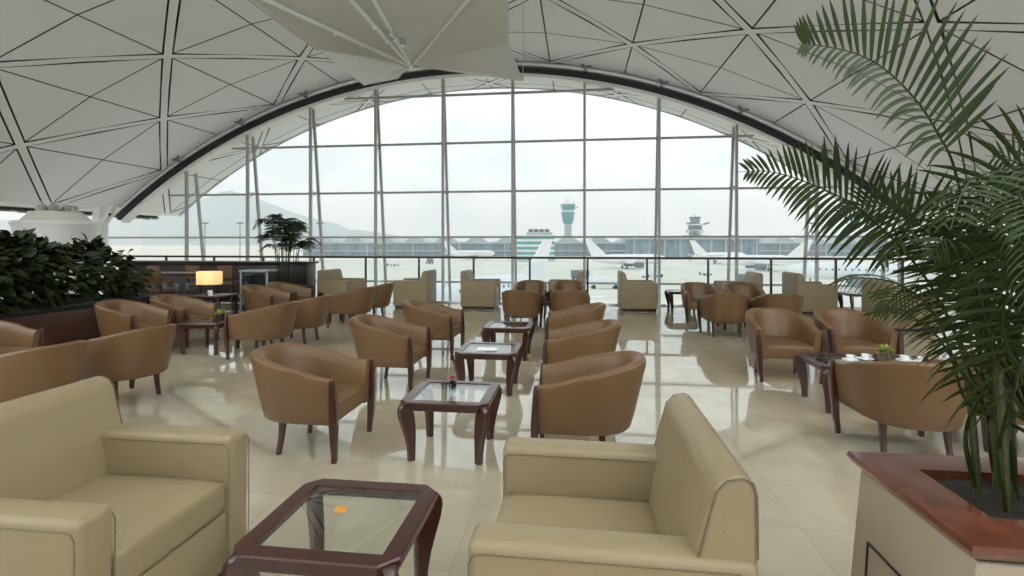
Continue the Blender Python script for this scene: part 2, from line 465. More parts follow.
# ------------------------------------------------------------------ square club armchair
def make_club():
    root = empty('club_armchair')
    W = .44
    def arm(sg):
        y0, y1 = (W-.145, W) if sg > 0 else (-W, -W+.145)
        mb = MB()
        def fn(p):
            z = p.z; p = p.copy()
            p.x += .012*(z-.3) if p.x > 0 else 0
            if z > .6: p.z -= .012*max(0, -p.x)         # top dips slightly to the back
            return p
        mb.box((.0, (y0+y1)/2, .355), (.83, y1-y0, .61), .03, 4, fn=fn)
        o = mb.build('arm', M['beige'], root)
        mb = MB(); yo = y1 if sg > 0 else y0; yi = y0 if sg > 0 else y1
        for y, s2 in ((yo, sg), (yi, -sg)):
            yy = y+s2*.001
            mb.tube([(.409, yy, .1), (.4125, yy, .60), (.40, yy, .622), (.375, yy, .629), (-.2 if s2 != sg else -.36, yy, .627)], .0024, 5)
        mb.build('piping', M['piping'], o)
    arm(1); arm(-1)
    mb = MB(); mb.box((.0, 0, .19), (.80, 2*W-.28, .26), .012, 2); mb.build('base', M['beige'], root)
    mb = MB()
    def fs(p):
        p = p.copy()
        if p.z > .4: p.z += .018*(1-(abs(p.y)/.3)**2)*(1-((p.x-.1)/.36)**2) 
        return p
    t = bmesh.new(); bmesh.ops.create_cube(t, size=1); bmesh.ops.subdivide_edges(t, edges=list(t.edges), cuts=8, use_grid_fill=True)
    for v in t.verts:
        # superellipsoid-like rounding of the cushion edges
        q = Vector((v.co.x*2, v.co.y*2, v.co.z*2)); r = .034
        hx, hy, hz = .325, .292, .078
        p = Vector((q.x*hx, q.y*hy, q.z*hz)); c = Vector((max(-hx+r, min(hx-r, p.x)), max(-hy+r, min(hy-r, p.y)), max(-hz+r, min(hz-r, p.z))))
        d = p-c
        if d.length > 1e-6: p = c+d.normalized()*min(r, d.length*1.0 if d.length < r else r)
        v.co = fs(p+Vector((.085, 0, .398)))
    mb.join(t); mb.build('seat_cushion', M['beige'], root, ang=60)
    mb = MB()
    poly = [(-.416, .08), (-.416, .5), (-.414, .84), (-.404, .878), (-.375, .892), (-.325, .882), (-.292, .845), (-.24, .64), (-.205, .46), (-.20, .08)]
    mb.prism(poly, -W+.02, W-.02, 'y', .022, 4)
    bk = mb.build('backrest', M['beige'], root, ang=45)
    for sg in (-1, 1):
        y = sg*(W-.022); mb = MB()
        mb.tube([(-.413, y, .66), (-.411, y, .838), (-.401, y, .872), (-.374, y, .885), (-.329, y, .876), (-.298, y, .842), (-.248, y, .65)], .003, 5)
        mb.build('piping', M['piping'], bk)
    MB().box((0, 0, .035), (.76, 2*W-.08, .07), .004).build('plinth', M['wood_d'], root)
    return root

# ------------------------------------------------------------------ glass-topped table with cabriole legs
def make_table(wx=.64, wy=.62):
    root = empty('side_table')
    ch = .062; hx, hy = wx/2, wy/2; fw = .07
    o = [(hx-ch, -hy), (hx, -hy+ch), (hx, hy-ch), (hx-ch, hy), (-hx+ch, hy), (-hx, hy-ch), (-hx, -hy+ch), (-hx+ch, -hy)]
    ix, iy = hx-fw, hy-fw; e = .004
    i_ = [(ix-e, -iy), (ix, -iy+e), (ix, iy-e), (ix-e, iy), (-ix+e, iy), (-ix, iy-e), (-ix, -iy+e), (-ix+e, -iy)]
    def rr(pts, z, k=0): return [Vector((x-math.copysign(k, x), y-math.copysign(k, y), z)) for x, y in pts]
    mb = MB()
    rings = [rr(o, .405, 0), rr(o, .427, 0), rr(o, .433, .005), rr(i_, .433, 0), rr(i_, .424, 0), rr(i_, .405, 0)]
    rings.append(rings[0])
    mb.loft(rings, caps=False)
    # apron under the top
    o2 = [(x*.955, y*.955) for x, y in o]; i2 = [(x*.88, y*.88) for x, y in o]
    mb.loft([rr(o2, .372), rr(o2, .405), rr(i2, .405), rr(i2, .372), rr(o2, .372)], caps=False)
    mb.build('frame', M['wood'], root, ang=25)
    mb = MB(); mb.box((0, 0, .4235), (2*ix-.001, 2*iy-.001, .008), .002, 1); mb.build('glass_top', M['glass'], root, smooth=False)
    out = [(0, -.036), (.08, -.03), (.16, -.014), (.24, .012), (.31, .036), (.355, .044), (.385, .04), (.405, .024), (.418, .004)]
    inn = [(0, -.086), (.08, -.088), (.16, -.09), (.24, -.088), (.31, -.08), (.355, -.07), (.385, -.06), (.405, -.045), (.418, -.02)]
    for sx in (1, -1):
        for sy in (1, -1):
            mb = MB(); rg = []
            cx, cy = sx*(hx-ch/2), sy*(hy-ch/2)
            d = Vector((sx, sy, 0)).normalized(); s_ = Vector((-d.y, d.x, 0))
            for (z, a), (_, b) in zip(out, inn):
                w = .024+.004*(z/.4)
                c0 = Vector((cx, cy, z))
                rg.append([c0+d*(a-.008)+s_*w*-.9, c0+d*a+s_*w*-.45, c0+d*(a+.002), c0+d*a+s_*w*.45, c0+d*(a-.008)+s_*w*.9, c0+d*(b+.004)+s_*w*.9, c0+d*b+s_*w*.6, c0+d*b-s_*w*.6, c0+d*(b+.004)-s_*w*.9])
            mb.loft(rg); mb.build('leg', M['wood'], root, ang=50)
    return root

tub0, club0, table0 = make_tub(), make_club(), make_table()
used = set()
def place(proto, x, y, deg, label, cat, group, name=None):
    if proto.name in used: o = dup(proto)
    else: o = proto; used.add(proto.name)
    o.location = (x, y, 0); o.rotation_euler = (0, 0, math.radians(deg))
    tag(o, label, cat, group); return o
G1 = 'tan tub chairs around the lounge'
# x, y of the chair centre; front edge of the arms lies .35 ahead
TUBS = [
 (-2.055, 3.79, 0, 'tan tub chair facing right, nearest on the left of the row of three small tables'),
 (-2.06, 5.50, 0, 'tan tub chair facing right, second along the left side of the small table row'),
 (-2.01, 7.05, 0, 'tan tub chair facing right, third and farthest along the left of the small table row'),
 (.07, 3.82, 180, 'tan tub chair facing left directly behind the near right beige armchair'),
 (.03, 5.46, 180, 'tan tub chair facing left, second in the right-hand row beside the small tables'),
 (-.04, 7.03, 180, 'tan tub chair facing left, farthest of three in the right-hand row by the tables'),
 (-1.0, 9.2, 90, 'tan tub chair seen from behind in the centre, left of its twin'),
 (-.15, 9.28, 90, 'tan tub chair seen from behind in the centre, right of its twin'),
 (-.99, 10.95, -90, 'tan tub chair in the centre distance facing the camera, left of the pair'),
 (-.19, 11.0, -90, 'tan tub chair in the centre distance facing the camera, right of the pair'),
 (-4.42, 4.64, 172, 'tan tub chair with its back to us beside the red-brown planter, showing its legs'),
 (-4.48, 3.72, 172, 'tan tub chair behind the near left beige armchair, seen from behind, legs hidden'),
 (-6.28, 4.75, 0, 'tan tub chair cut off by the left picture edge with only a sliver showing'),
 (-6.18, 6.52, 0, 'tan tub chair in front of the leafy hedge, facing the left pot plant table'),
 (-6.08, 7.33, 0, 'tan tub chair before the lit table lamp, facing the table with a bushy pot plant'),
 (-4.28, 6.72, 180, 'tan tub chair seen from its back right of the table with a bushy pot plant'),
 (-4.25, 7.66, 184, 'tan tub chair half hidden behind the one right of the left pot plant table'),
 (-5.92, 9.25, 0, 'tan tub chair by the indoor palm, nearer one of the two facing right'),
 (-5.90, 10.05, 0, 'tan tub chair directly below the indoor palm, farther of the two facing right'),
 (-4.17, 9.30, 180, 'tan tub chair with rising back, facing the small far-left table from the right'),
 (-4.15, 10.2, 180, 'tan tub chair between the far-left table and a beige armchair, mostly hidden'),
 (2.34, 6.45, -90, 'tan tub chair facing us at the right, left one behind the long glass table'),
 (3.15, 6.52, -90, 'tan tub chair facing us at the right, right one behind the long glass table'),
 (2.42, 4.20, 90, 'tan tub chair with its back to us in front of the long glass table'),
 (3.24, 4.40, 90, 'tan tub chair mostly hidden by the big palm stems, back to us'),
 (2.40, 10.75, -88, 'tan tub chair facing us in the right distance, the left one of its pair'),
 (3.24, 10.72, -93, 'tan tub chair facing us in the right distance, the right one of its pair'),
 (2.43, 9.03, 90, 'tan tub chair seen from behind at the right, in front of the distant pair'),
 (3.30, 9.10, 90, 'tan tub chair seen from behind at the right, half covered by the chair before it'),
]
for x, y, d, l in TUBS: place(tub0, x, y, d, l, 'chair', G1)
G2 = 'square beige club armchairs'
CLUBS = [
 (.09, 1.955, 180, 'large beige square armchair in the near foreground, facing left toward the near table'),
 (-1.995, 1.90, 0, 'large beige square armchair in the near left corner, facing right'),
 (1.37, 12.46, 0, 'beige square armchair standing alone by the railing right of the centre chairs'),
 (-2.33, 12.42, 0, 'beige square armchair by the railing left of the centre, facing right'),
 (-3.96, 12.38, 180, 'beige square armchair by the railing with its pale back turned to the right'),
 (-5.82, 12.3, -8, 'beige square armchair by the railing next to the indoor palm'),
 (-.27, 12.44, 180, 'beige square armchair behind the two centre chairs, only its back corner showing'),
 (3.62, 12.44, 180, 'beige square armchair behind the right distant tub chairs, facing left'),
 (5.15, 12.44, 0, 'beige square armchair by the railing left of the hanging palm leaflets'),
 (5.80, 10.3, 0, 'beige square armchair behind the palm fronds at the right, its pale back to us'),
]
for x, y, d, l in CLUBS: place(club0, x, y, d, l, 'armchair', G2)
G3 = 'small mahogany glass-topped tables'
TABLES = [
 (-.945, 2.03, 0, 'small mahogany table with clear glass top in the foreground between two beige armchairs'),
 (-.935, 3.83, 0, 'small mahogany glass-topped table holding the pink flower vase'),
 (-.935, 5.47, 0, 'small mahogany glass-topped table with nothing tall on it, middle of the row'),
 (-.94, 7.05, 0, 'small mahogany glass-topped table holding the grey sprig, farthest of the row'),
 (-5.22, 6.86, 0, 'small mahogany table at the left holding the bushy plant in a dark pot'),
 (-5.02, 9.80, 0, 'small mahogany table before the indoor palm holding a tiny dark plant'),
 (-.57, 10.1, 0, 'small mahogany table squeezed between the four centre chairs'),
 (2.84, 9.88, 0, 'small mahogany table between the four distant chairs at the right'),
 (2.40, 12.6, 0, 'small dark end table beside the railing, left of the distant right chairs'),
 (6.25, 12.55, 0, 'small dark end table at the railing behind the palm leaflets'),
]
for x, y, d, l in TABLES: place(table0, x, y, d, l, 'table', G3)
lt = make_table(1.18, .66); lt.name = 'coffee_table'
lt.location = (2.79, 5.33, 0); tag(lt, 'long mahogany coffee table with glass top amid four tub chairs at the right', 'table')
TZ = .433

# ------------------------------------------------------------------ things on the tables
def leafblade(mb, base, d, L, w, up, droop=.3, seg=4, fold=.25):
    d = d.normalized(); side = d.cross(up)
    side = side.normalized() if side.length > 1e-4 else Vector((1, 0, 0))
    nrm = side.cross(d).normalized()
    prev = None; p = base.copy(); dd = d.copy()
    for i in range(seg+1):
        t = i/seg
        ww = w*(math.sin(PI*min(1, (t*.86+.12)))**.8) if i < seg else .0005
        a = mb.bm.verts.new(p-side*ww/2+nrm*ww*fold); c = mb.bm.verts.new(p+side*ww/2+nrm*ww*fold); b = mb.bm.verts.new(p)
        if prev:
            mb.bm.faces.new([prev[0], prev[1], b, a]); mb.bm.faces.new([prev[1], prev[2], c, b])
        prev = (a, b, c)
        dd = (dd+Vector((0, 0, -droop/seg))).normalized()
        p = p+dd*L/seg
def bushy_pot(x, y, z, s, label, potm, leafm, name='potted_plant'):
    r = empty(name, (x, y, z), label=label, cat='potted plant')
    MB().lathe([(.0, 0), (.042*s, 0), (.046*s, .03*s), (.05*s, .088*s), (.046*s, .09*s), (.043*s, .075*s), (0, .075*s)], n=20).build('pot', potm, r)
    mb = MB()
    for i in range(60):
        a = rnd.uniform(0, 2*PI); e = rnd.uniform(.15, 1.5)
        d = Vector((math.cos(a)*math.cos(e), math.sin(a)*math.cos(e), math.sin(e)))
        leafblade(mb, Vector((math.cos(a)*.02*s, math.sin(a)*.02*s, .078*s)), d, rnd.uniform(.045, .075)*s, .022*s, Vector((0, 0, 1)), .35)
    mb.build('foliage', leafm, r, recalc=False)
    return r
bushy_pot(2.87, 5.30, TZ, 1.15, 'yellow-green succulent in a bark-covered pot on the long glass table', M['pot'], M['leaf3'])
pp = at(218, 324, TZ)
bushy_pot(-5.08, 6.86, TZ, 1.2, 'bushy green plant in a dark square pot on the left table', M['wood_d'], M['leaf3'])
bushy_pot(-5.08, 9.8, TZ, .95, 'tiny dark plant on the table before the indoor palm', M['wood_d'], M['leaf2'])
bushy_pot(-.56, 10.1, TZ, 1.3, 'small green plant glimpsed between the four centre chairs', M['wood_d'], M['leaf'])
bushy_pot(2.95, 9.9, TZ, .9, 'small pale plant between the distant chairs at the right', M['offwhite'], M['leaf3'])
# pink flower in a glass tumbler
fv = empty('flower_vase', (-.93, 3.80, TZ), label='glass tumbler with a pink bloom and green leaves on the second table', cat='vase')
MB().lathe([(0, 0), (.026, 0), (.03, .07), (.028, .07), (.024, .008), (0, .008)], n=18).build('tumbler', M['tumbler'], fv)
mb = MB()
for i in range(26):
    a = rnd.uniform(0, 2*PI); e = rnd.uniform(.5, 1.5)
    leafblade(mb, Vector((0, 0, .02)), Vector((math.cos(a)*math.cos(e)*.6, math.sin(a)*math.cos(e)*.6, math.sin(e))), rnd.uniform(.06, .085), .02, Vector((0, 0, 1)), .2)
mb.build('foliage', M['leaf'], fv, recalc=False)
mb = MB()
for i in range(40):
    a = i*2.4; e = .1+1.35*(i/40)
    leafblade(mb, Vector((0, 0, .1)), Vector((math.cos(a)*math.cos(e), math.sin(a)*math.cos(e), math.sin(e))), .038, .026, Vector((0, 0, 1)), .3)
mb.build('bloom', M['pink'], fv, recalc=False)
# sprig on the far table
sv = empty('sprig_vase', (-.96, 7.03, TZ), label='little clear vase with a grey twiggy sprig on the farthest small table', cat='vase')
MB().lathe([(0, 0), (.024, 0), (.03, .03), (.016, .06), (.018, .08), (.014, .08), (.012, .06), (0, .01)], n=18).build('glass_body', M['tumbler'], sv)
mb = MB()
for i in range(9):
    a = i*2.1; q = Vector((math.cos(a)*.05, math.sin(a)*.05, .13+.02*math.sin(i*3)))
    mb.tube([(0, 0, .02), (q.x*.4, q.y*.4, .09), q], [.002, .002, .0012], 5)
    for k in range(3): leafblade(mb, Vector(q)*(1-.12*k), Vector((math.cos(a+k), math.sin(a+k), .5)), .03, .014, Vector((0, 0, 1)), .3)
mb.build('sprig', M['plane_g'], sv, recalc=False)
# coffee table service
for i, (px_, dy) in enumerate(((-.22, -.05), (-.05, .02), (.28, .0), (.40, -.06))):
    c = empty('cup', (2.79+px_, 5.36+dy, TZ), label=('white cup left of the succulent, nearer the table end', 'white cup just left of the succulent pot', 'white cup just right of the succulent pot', 'white cup at the right end of the long glass table')[i], cat='cup', group='white cups on the long glass table')
    MB().lathe([(0, 0), (.022, 0), (.03, .02), (.036, .045), (.038, .05), (.034, .05), (.028, .022), (0, .008)], n=20).build('bowl', M['paper'], c)
    MB().lathe([(0, 0), (.055, .001), (.07, .009), (.069, .012), (.05, .005), (0, .004)], n=24).build('saucer', M['paper'], c)
    MB().tube([(.034, 0, .04), (.055, 0, .042), (.058, 0, .025), (.03, 0, .018)], .004, 6).build('handle', M['paper'], c)
mb = MB(); mb.box((0, 0, .006), (.15, .075, .012), .004, 2); mb.box((.01, .005, .015), (.13, .065, .006), .002, 1)
o = mb.build('wallet', M['black'], loc=(2.34, 5.3, TZ)); o.rotation_euler = (0, 0, .3)
tag(o, 'black folded wallet lying on the left end of the long glass table', 'wallet')
o = MB().box((0, 0, .0015), (.05, .05, .003), .001, 1).build('table_card', M['amber'], loc=(-.99, 2.08, .4275)); o.rotation_euler = (0, 0, .2)
tag(o, 'small amber card lying on the glass of the foreground table', 'card')
o = MB().box((0, 0, .002), (.21, .15, .004), .001, 1).build('brochure', M['paper'], loc=(-.95, 5.4, TZ)); o.rotation_euler = (0, 0, .1)
tag(o, 'white brochure flat on the middle table of the row', 'brochure')

# ------------------------------------------------------------------ bar area at the left
bc = empty('bar_counter', (-10.0, 12.55, 0), label='long dark wood bar counter against the railing at the left', cat='counter')
for nm, c, sz, m in (('counter_top', (.55, 0, 1.05), (5.5, .55, .05), 'wood_d'), ('front_panel', (.55, -.1, .52), (5.3, .05, 1.02), 'wood_d'), ('end_panel', (3.2, 0.02, .52), (.06, .45, 1.02), 'wood_d'), ('foot_rail', (.55, -.24, .2), (5.2, .04, .04), 'steel')):
    MB().box(c, sz, .006).build(nm, M[m], bc)
def make_stool():
    r = empty('bar_chair')
    MB().box((0, 0, .60), (.40, .40, .08), .02, 3).build('seat', M['tan'], r)
    MB().box((-.20, 0, .87), (.05, .40, .30), .018, 3, rot=Matrix.Rotation(-.12, 3, 'Y')).build('backrest', M['tan'], r)
    for sx in (-1, 1):
        for sy in (-1, 1):
            MB().bar((sx*.20, sy*.19, 0), (sx*.175, sy*.175, .58 if sx > 0 else .8), .035, .035, up=Vector((1, 0, 0))).build('leg', M['wood_d'], r)
    mb = MB()
    for a, b in (((-.19, -.18), (.19, -.18)), ((-.19, .18), (.19, .18)), ((.19, -.18), (.19, .18))):
        mb.bar((a[0], a[1], .22), (b[0], b[1], .22), .025, .025)
    mb.build('footrest', M['wood_d'], r)
    return r
st0 = make_stool()
SG = 'tan-backed bar chairs in the bar area'
for px_, yc, d, l in ((162, 12.4, 78, 'tan-backed bar chair at the dark counter, nearest the leafy hedge'),
                      (200, 12.4, 80, 'tan-backed bar chair at the dark counter, above the lit lamp'),
                      (232, 12.4, 82, 'tan-backed bar chair at the dark counter, right of the lit lamp'),
                      (158, 10.4, 96, 'tan-backed bar chair at the high table, beside the glasses'),
                      (132, 10.45, 96, 'tan-backed bar chair at the high table, beside the hedge end')):
    p = cw((px_-512)/F*yc, yc, 0)
    place(st0, p.x, p.y, d, l, 'bar chair', SG)
ht = empty('high_table', tuple(cw((165-512)/F*11.1, 11.1, 0)), label='long dark high table in front of the bar chairs at the left', cat='table')
MB().box((0, 0, .90), (2.2, .6, .045), .006).build('table_top', M['wood'], ht)
for sx in (-1, 1):
    for sy in (-1, 1): MB().box((sx*1.02, sy*.24, .44), (.06, .06, .88), .005).build('leg', M['wood_d'], ht)
# lamp table and lamp
lp = cw((211-512)/F*9.4, 9.4, 0)
pt = empty('lamp_table', (lp.x, lp.y, 0), label='small dark wood table under the lit lamp', cat='table')
MB().box((0, 0, .60), (.72, .6, .035), .006).build('table_top', M['wood'], pt)
for sx in (-1, 1):
    for sy in (-1, 1): MB().box((sx*.31, sy*.25, .29), (.05, .05, .58), .005).build('leg', M['wood_d'], pt)
la = empty('table_lamp', (lp.x-.03, lp.y, .6175), label='table lamp with a wide glowing cream drum shade', cat='lamp')
MB().lathe([(0, 0), (.08, 0), (.08, .012), (.02, .02), (0, .02)], n=20).build('base', M['black'], la)
MB().tube([(0, 0, .01), (0, 0, .2)], .01, 8).build('stem', M['black'], la)
MB().prism([(.245*math.cos(a), .17*math.sin(a)) for a in [PI/4+PI*k/4*1.0 for k in range(8)]], .185, .42, 'z', .012, 2).build('lamp_shade', M['lamp'], la)
o = MB().box((0, 0, .05), (.09, .012, .1), .002, 1, rot=Matrix.Rotation(.2, 3, 'X')).build('menu_card', M['paper'], loc=(lp.x+.14, lp.y-.2, .618))
tag(o, 'small white menu card standing at the foot of the lit lamp', 'card')
gp = cw((168-512)/F*9.75, 9.75, 0)
cs = empty('console_table', (gp.x, gp.y, 0), label='low dark console holding clear glasses, left of the lamp table', cat='table')
MB().box((0, 0, .55), (1.0, .45, .05), .006).build('table_top', M['wood_d'], cs)
MB().box((0, 0, .27), (.9, .36, .5), .006).build('cabinet', M['wood_d'], cs)
for i in range(6):
    dx = (-.22, -.1, .02, .13, .26, .38)[i]
    o = MB().lathe([(0, 0), (.03, 0), (.008, .01), (.006, .09), (.03, .12), (.036, .17), (.03, .22), (.027, .22), (.033, .17), (.026, .125), (0, .1)], n=14).build('wine_glass', M['tumbler'], loc=(gp.x+dx, gp.y-.08+(i % 2)*.1, .576))
    tag(o, 'clear wine glass on the low dark console left of the lamp', 'glass', 'wine glasses on the low console')
# black cabinet
kp = cw((259-512)/F*12.0, 12.0, 0)
kb = empty('display_cabinet', (kp.x, kp.y, 0), label='black glass-fronted cabinet with pale frame beside the indoor palm', cat='cabinet')
MB().box((0, 0, .47), (.60, .4, .84), .008).build('body', M['black'], kb)
MB().box((0, -.01, .91), (.68, .46, .04), .006).build('top', M['mull'], kb)
for sx in (-1, 1): MB().box((sx*.32, -.19, .45), (.035, .03, .88), .004).build('frame_post', M['mull'], kb)
MB().box((0, -.212, .5), (.54, .008, .7), 0).build('glass_door', M['tumbler'], kb)

# ------------------------------------------------------------------ left planter, hedge, air tower
pl = empty('planter_box', (-8.4, 5.6, 0), label='long red-brown wood planter with dark rim holding the leafy hedge', cat='planter')
MB().box((0, 0, .28), (1.8, 5.3, .56), .01).build('body', M['planter_wood'], pl)
mb = MB()
for c, sz in (((.92, 0, .60), (.08, 5.42, .07)), ((-.92, 0, .60), (.08, 5.42, .07)), ((0, 2.68, .60), (1.84, .08, .07)), ((0, -2.68, .60), (1.84, .08, .07))): mb.box(c, sz, .01)
mb.build('rim', M['black'], pl)
MB().box((0, 0, .57), (1.74, 5.26, .04)).build('soil', M['soil'], pl)
hd = empty('hedge', (-8.4, 5.6, .61), label='dense dark green large-leaved hedge growing in the red-brown planter', cat='hedge')
mb = MB(); sm = MB()
for i in range(5200):
    y = rnd.uniform(-2.8, 2.55); a = rnd.uniform(-.35, PI+.35)
    prof = .68+.05*math.sin(y*2.3)+.09*math.sin(y*5.1+1)
    end = max(.12, 1-max(0, abs(y)-2.4)*.9)
    r = rnd.uniform(.62, 1.0)
    p = Vector((math.cos(a)*1.02*r*(.85+.15*end), y, max(.1, .28+math.sin(a)*prof*r*end)))
    out = Vector((math.cos(a), rnd.uniform(-.5, .5)+(.8 if y > 2.6 else 0), math.sin(a)*.6+.1)).normalized()
    d = (out+Vector((rnd.uniform(-.6, .6), rnd.uniform(-.6, .6), rnd.uniform(-.6, .3)))).normalized()
    leafblade(mb, p, d, rnd.uniform(.12, .2), rnd.uniform(.085, .13), out+Vector((0, 0, .6)), .7, 3, .15)
for i in range(60):
    x, y = rnd.uniform(-.7, .7), rnd.uniform(-2.5, 2.5)
    sm.tube([(x, y, 0), (x*1.1, y+rnd.uniform(-.1, .1), .5), (x*1.2, y+rnd.uniform(-.2, .2), .95)], .012, 5)
mb.build('foliage', M['leaf2'], hd, recalc=False, ang=80); tag(sm.build('stem', M['stem'], hd), kind='stuff')
def air_tower(x, y, lab):
    t = empty('air_tower', (x, y, 0), label=lab, cat='air diffuser')
    MB().lathe([(0, 0), (.68, 0), (.7, .3), (.74, 1.3), (.86, 1.95), (.9, 2.02), (.88, 2.06), (.8, 2.1), (0, 2.1)], n=40).build('drum', M['white'], t)
    MB().lathe([(0, 2.1), (.72, 2.1), (.58, 2.26), (.5, 2.34), (0, 2.34)], n=40).build('cap', M['offwhite'], t)
    mb = MB()
    for k in range(7):
        a = 2*PI*k/7; mb.lathe([(.0, 2.34), (.1, 2.34), (.12, 2.42), (.08, 2.5), (0, 2.5)], (math.cos(a)*.32, math.sin(a)*.32, 0), 12)
    mb.build('nozzles', M['steel'], t)
ap = cw((57-512)/F*13.2, 13.2, 0)
air_tower(ap.x, ap.y, 'big white drum-shaped air tower rising behind the hedge at the left')
# pale columns at the foot of the arch
for px_, yc in ((97, 17.3), (104, 17.6)):
    p = cw((px_-512)/F*yc, yc, 0)
    tag(MB().lathe([(.12, 0), (.12, ZS), (.0, ZS)], (p.x, p.y, 0), 16).tube([(p.x, p.y, ZS-.7), (p.x+.35, p.y+.2, ZS)], .05, 8).build('column', M['white']), kind='structure')

# ------------------------------------------------------------------ palms
def smooth_path(P, n): return catmull(P, n)
def frond(root, pts, sides, Lmax, wmax, n=34, rr=.009, start=.22, m=None, seed=0, name='frond'):
    """pts: rachis control points; sides: (vector, droop, forward, length factor) of each row of leaflets"""
    R = random.Random(seed); base = Vector(root.location)
    path = [p-base for p in smooth_path(pts, 60)]
    mb = MB(); mb.tube(path, [rr*(1-.85*i/60) for i in range(61)], 6)
    for j in range(n):
        t = start+(.97-start)*(j+.3)/n
        f = t*60; i = min(59, int(f)); p = path[i].lerp(path[i+1], f-i); tg = (path[min(60, i+2)]-path[max(0, i-1)]).normalized()
        q = (t-start)/(1-start)
        env = interp([(0, .7), (.12, 1), (.35, .9), (.7, .45), (1, .12)], q)
        for k, sd in enumerate(sides):
            v, dr, fw, lf = sd
            s_ = v-tg*v.dot(tg)
            if s_.length < 1e-4: continue
            s_.normalize(); up = tg.cross(s_)
            if up.z < 0: up = -up
            d = s_+tg*(fw*(.5+q*1.1))+Vector((R.uniform(-.06, .06), R.uniform(-.06, .06), R.uniform(-.05, .05)))
            leafblade(mb, p, d, Lmax*env*lf*R.uniform(.9, 1.06), wmax*(1 if lf > .9 else .75)*R.uniform(.85, 1.1)*(.6+.4*env), up, dr*R.uniform(.8, 1.2), 7, .12)
    return mb.build(name, m or M['leaf'], root, recalc=False, ang=80)
bigp = ray(988, 497, 1.72)
PX0, PX1, PY0, PY1, PZ = 1.02, 2.6, 1.49, 2.10, .77
palm = empty('areca_palm', (1.40, 1.80, PZ-.05), label='large green areca palm arching over the right side from the near planter', cat='palm')
def rp(L, k=0): return [ray(a, b, c) for a, b, c in L]
base = Vector(palm.location)
stems = []
for i in range(13):
    a = 2.399*i; r0 = .043*math.sqrt(i)
    b0 = base+Vector((math.cos(a)*r0, math.sin(a)*r0, 0))
    stems.append(b0)
V = Vector
UP = cw(0, 0, 1); RT = cw(1, 0, 0); LF = cw(-1, 0, 0); DP = cw(0, 1, 0)
def side(dx, dy, dd=0): return RT*dx+Vector((0, 0, dy))+DP*dd
